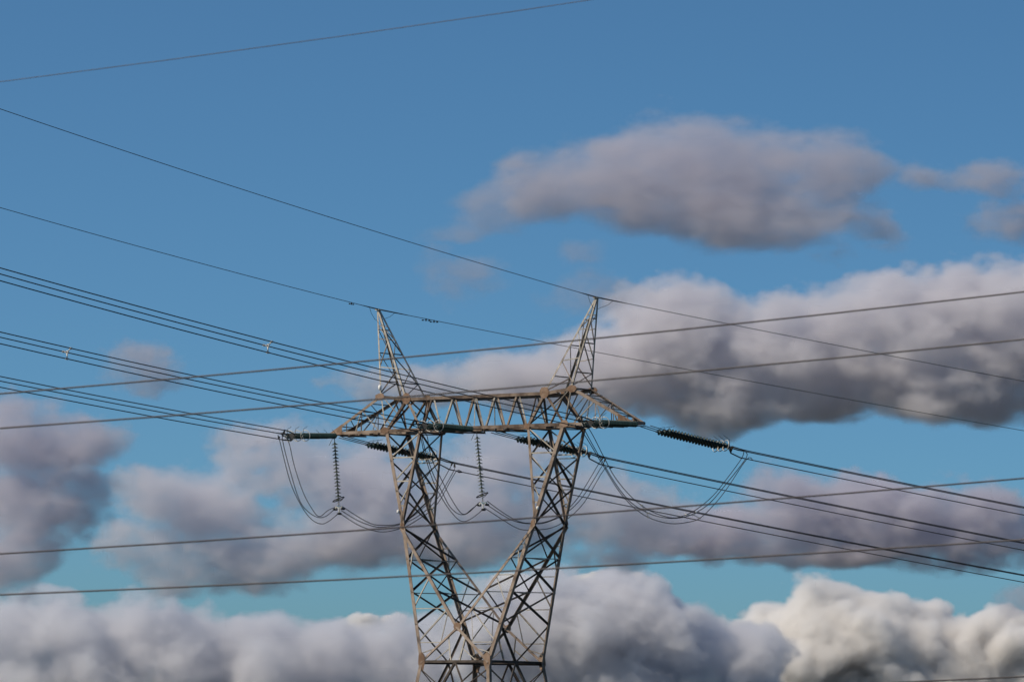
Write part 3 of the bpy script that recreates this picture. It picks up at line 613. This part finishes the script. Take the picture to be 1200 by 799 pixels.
cloud('large mauve grey cloud floating alone in the upper right sky', 16 * KM,
      [(845, 200, 150, 60, 80), (770, 208, 125, 52, 70), (950, 195, 95, 50, 60), (905, 262, 120, 44, 80), (690, 215, 105, 42, 44), (610, 238, 95, 24, 18), (560, 258, 60, 16, 12), (790, 255, 110, 28, 50), (1015, 262, 40, 18, 30), (990, 190, 50, 34, 40)],
      dens=0.021, soft=2.2, vox=2.0, seed=8, nsz=90, namp=0.9, stretch=1.9, ragged=0.55)
cloud('thin wisp of cloud at the right edge above the big cloud bank', 16 * KM, [(1165, 205, 60, 28, 30), (1190, 265, 60, 26, 30), (1080, 205, 30, 20, 20)], dens=0.03, soft=1.6, vox=2.0, seed=5, nsz=60, namp=0.9, ragged=0.7, stretch=1.8)
cloud('faint cloud scrap below the left end of the upper cloud', 17 * KM, [(535, 325, 58, 32, 25), (700, 345, 65, 32, 25), (680, 300, 36, 18, 15)], dens=0.018, soft=1.6, vox=2.2, seed=6, nsz=55, namp=0.7, ragged=0.4)
cloud('long grey cloud bank with sunlit top crossing the right side behind the wires', 25 * KM,
      [(800, 388, 80, 56, 70), (850, 440, 130, 60, 70), (720, 430, 110, 50, 60), (620, 445, 100, 40, 50), (960, 410, 125, 72, 80), (1060, 410, 120, 72, 80), (1150, 392, 90, 76, 80), (1210, 400, 90, 82, 80), (1120, 455, 120, 42, 80), (930, 475, 90, 26, 60), (500, 450, 95, 26, 30)],
      dens=0.048, soft=3.2, vox=2.1, seed=11, nsz=80, namp=0.75, billow=0.3, mat=VTOP, ragged=0.36)
cloud('small mauve cloud puff beside the left wires', 22 * KM, [(165, 425, 50, 28, 25), (180, 442, 38, 20, 20)], dens=0.03, soft=2.2, vox=2, seed=12, nsz=40, namp=0.6, ragged=0.4)
cloud('dark grey cloud at the left edge', 28 * KM, [(40, 512, 95, 40, 60), (105, 518, 40, 26, 30), (25, 590, 80, 48, 60), (0, 650, 60, 50, 50), (85, 585, 40, 28, 30)], dens=0.032, soft=2.2, vox=2.2, seed=19, nsz=70, namp=0.95, ragged=0.6)
cloud('wide grey cloud behind the left half of the pylon', 33 * KM,
      [(340, 550, 100, 48, 60), (240, 590, 85, 42, 50), (430, 575, 90, 62, 60), (560, 572, 85, 62, 60), (260, 660, 120, 34, 50), (170, 640, 50, 26, 40), (650, 595, 110, 54, 60), (400, 630, 110, 34, 60), (540, 630, 110, 34, 60), (740, 620, 70, 36, 50)],
      dens=0.034, soft=2.2, vox=2.2, seed=23, nsz=75, namp=1.0, billow=0.15, mat=VMID, ragged=0.6)
cloud('slate grey cloud behind the lower right wires', 36 * KM,
      [(930, 600, 90, 50, 50), (850, 620, 80, 36, 40), (1000, 605, 75, 50, 50), (1090, 620, 85, 42, 50), (1170, 615, 80, 48, 50), (1000, 648, 120, 18, 50), (790, 625, 60, 26, 40)],
      dens=0.05, soft=2.6, vox=2.2, seed=31, nsz=70, namp=0.85, billow=0.2, ragged=0.5)
cloud('small slate cloud scrap low at the right edge', 38 * KM, [(1195, 705, 32, 22, 20)], dens=0.03, soft=2.0, vox=2, seed=32, nsz=30, namp=0.5)
cloud('bright cauliflower cumulus at the bottom right', 60 * KM,
      [(985, 745, 95, 54, 70), (1055, 760, 75, 48, 70), (940, 775, 90, 60, 70), (1170, 772, 90, 52, 70), (1110, 815, 110, 62, 70), (1000, 835, 160, 55, 70), (1180, 840, 90, 50, 60)],
      dens=0.13, soft=5.0, vox=1.8, seed=41, nsz=95, namp=0.55, stretch=1.15, billow=0.5, mat=VWH, ragged=0.12)
cloud('blue grey cloud bank low behind the right foot of the pylon', 52 * KM,
      [(700, 730, 90, 60, 60), (620, 760, 90, 80, 60), (800, 762, 78, 52, 60), (865, 780, 48, 56, 50), (720, 825, 170, 60, 60), (760, 715, 40, 22, 30)],
      dens=0.075, soft=4.5, vox=2.1, seed=47, nsz=80, namp=0.7, stretch=1.2, billow=0.35, mat=VLOW, ragged=0.3)
cloud('broad low cloud bank filling the bottom left corner', 56 * KM,
      [(60, 745, 120, 48, 70), (180, 765, 120, 50, 70), (300, 775, 110, 46, 70), (400, 778, 90, 44, 60), (480, 770, 80, 46, 60), (240, 834, 320, 50, 70), (0, 800, 120, 60, 60), (60, 700, 60, 16, 30), (120, 790, 60, 50, 90), (310, 795, 60, 45, 90)],
      dens=0.05, soft=3, vox=2.1, seed=59, nsz=85, namp=1.0, stretch=1.25, billow=0.35, mat=VLOW, ragged=0.3)

cloud('tiny bright white cloud top peeping over the low bank left of the pylon', 75 * KM, [(422, 733, 26, 11, 12), (460, 727, 12, 8, 10)], dens=0.25, soft=4, vox=1.8, seed=61, nsz=26, namp=0.5, billow=0.4, mat=VWH, ragged=0.3)
cloud('bright white streak of cloud top just right of the pylon', 75 * KM, [(725, 676, 34, 10, 14), (690, 680, 30, 9, 12), (600, 690, 30, 20, 20)], dens=0.25, soft=4, vox=1.8, seed=62, nsz=30, namp=0.5, billow=0.4, mat=VWH, ragged=0.3)
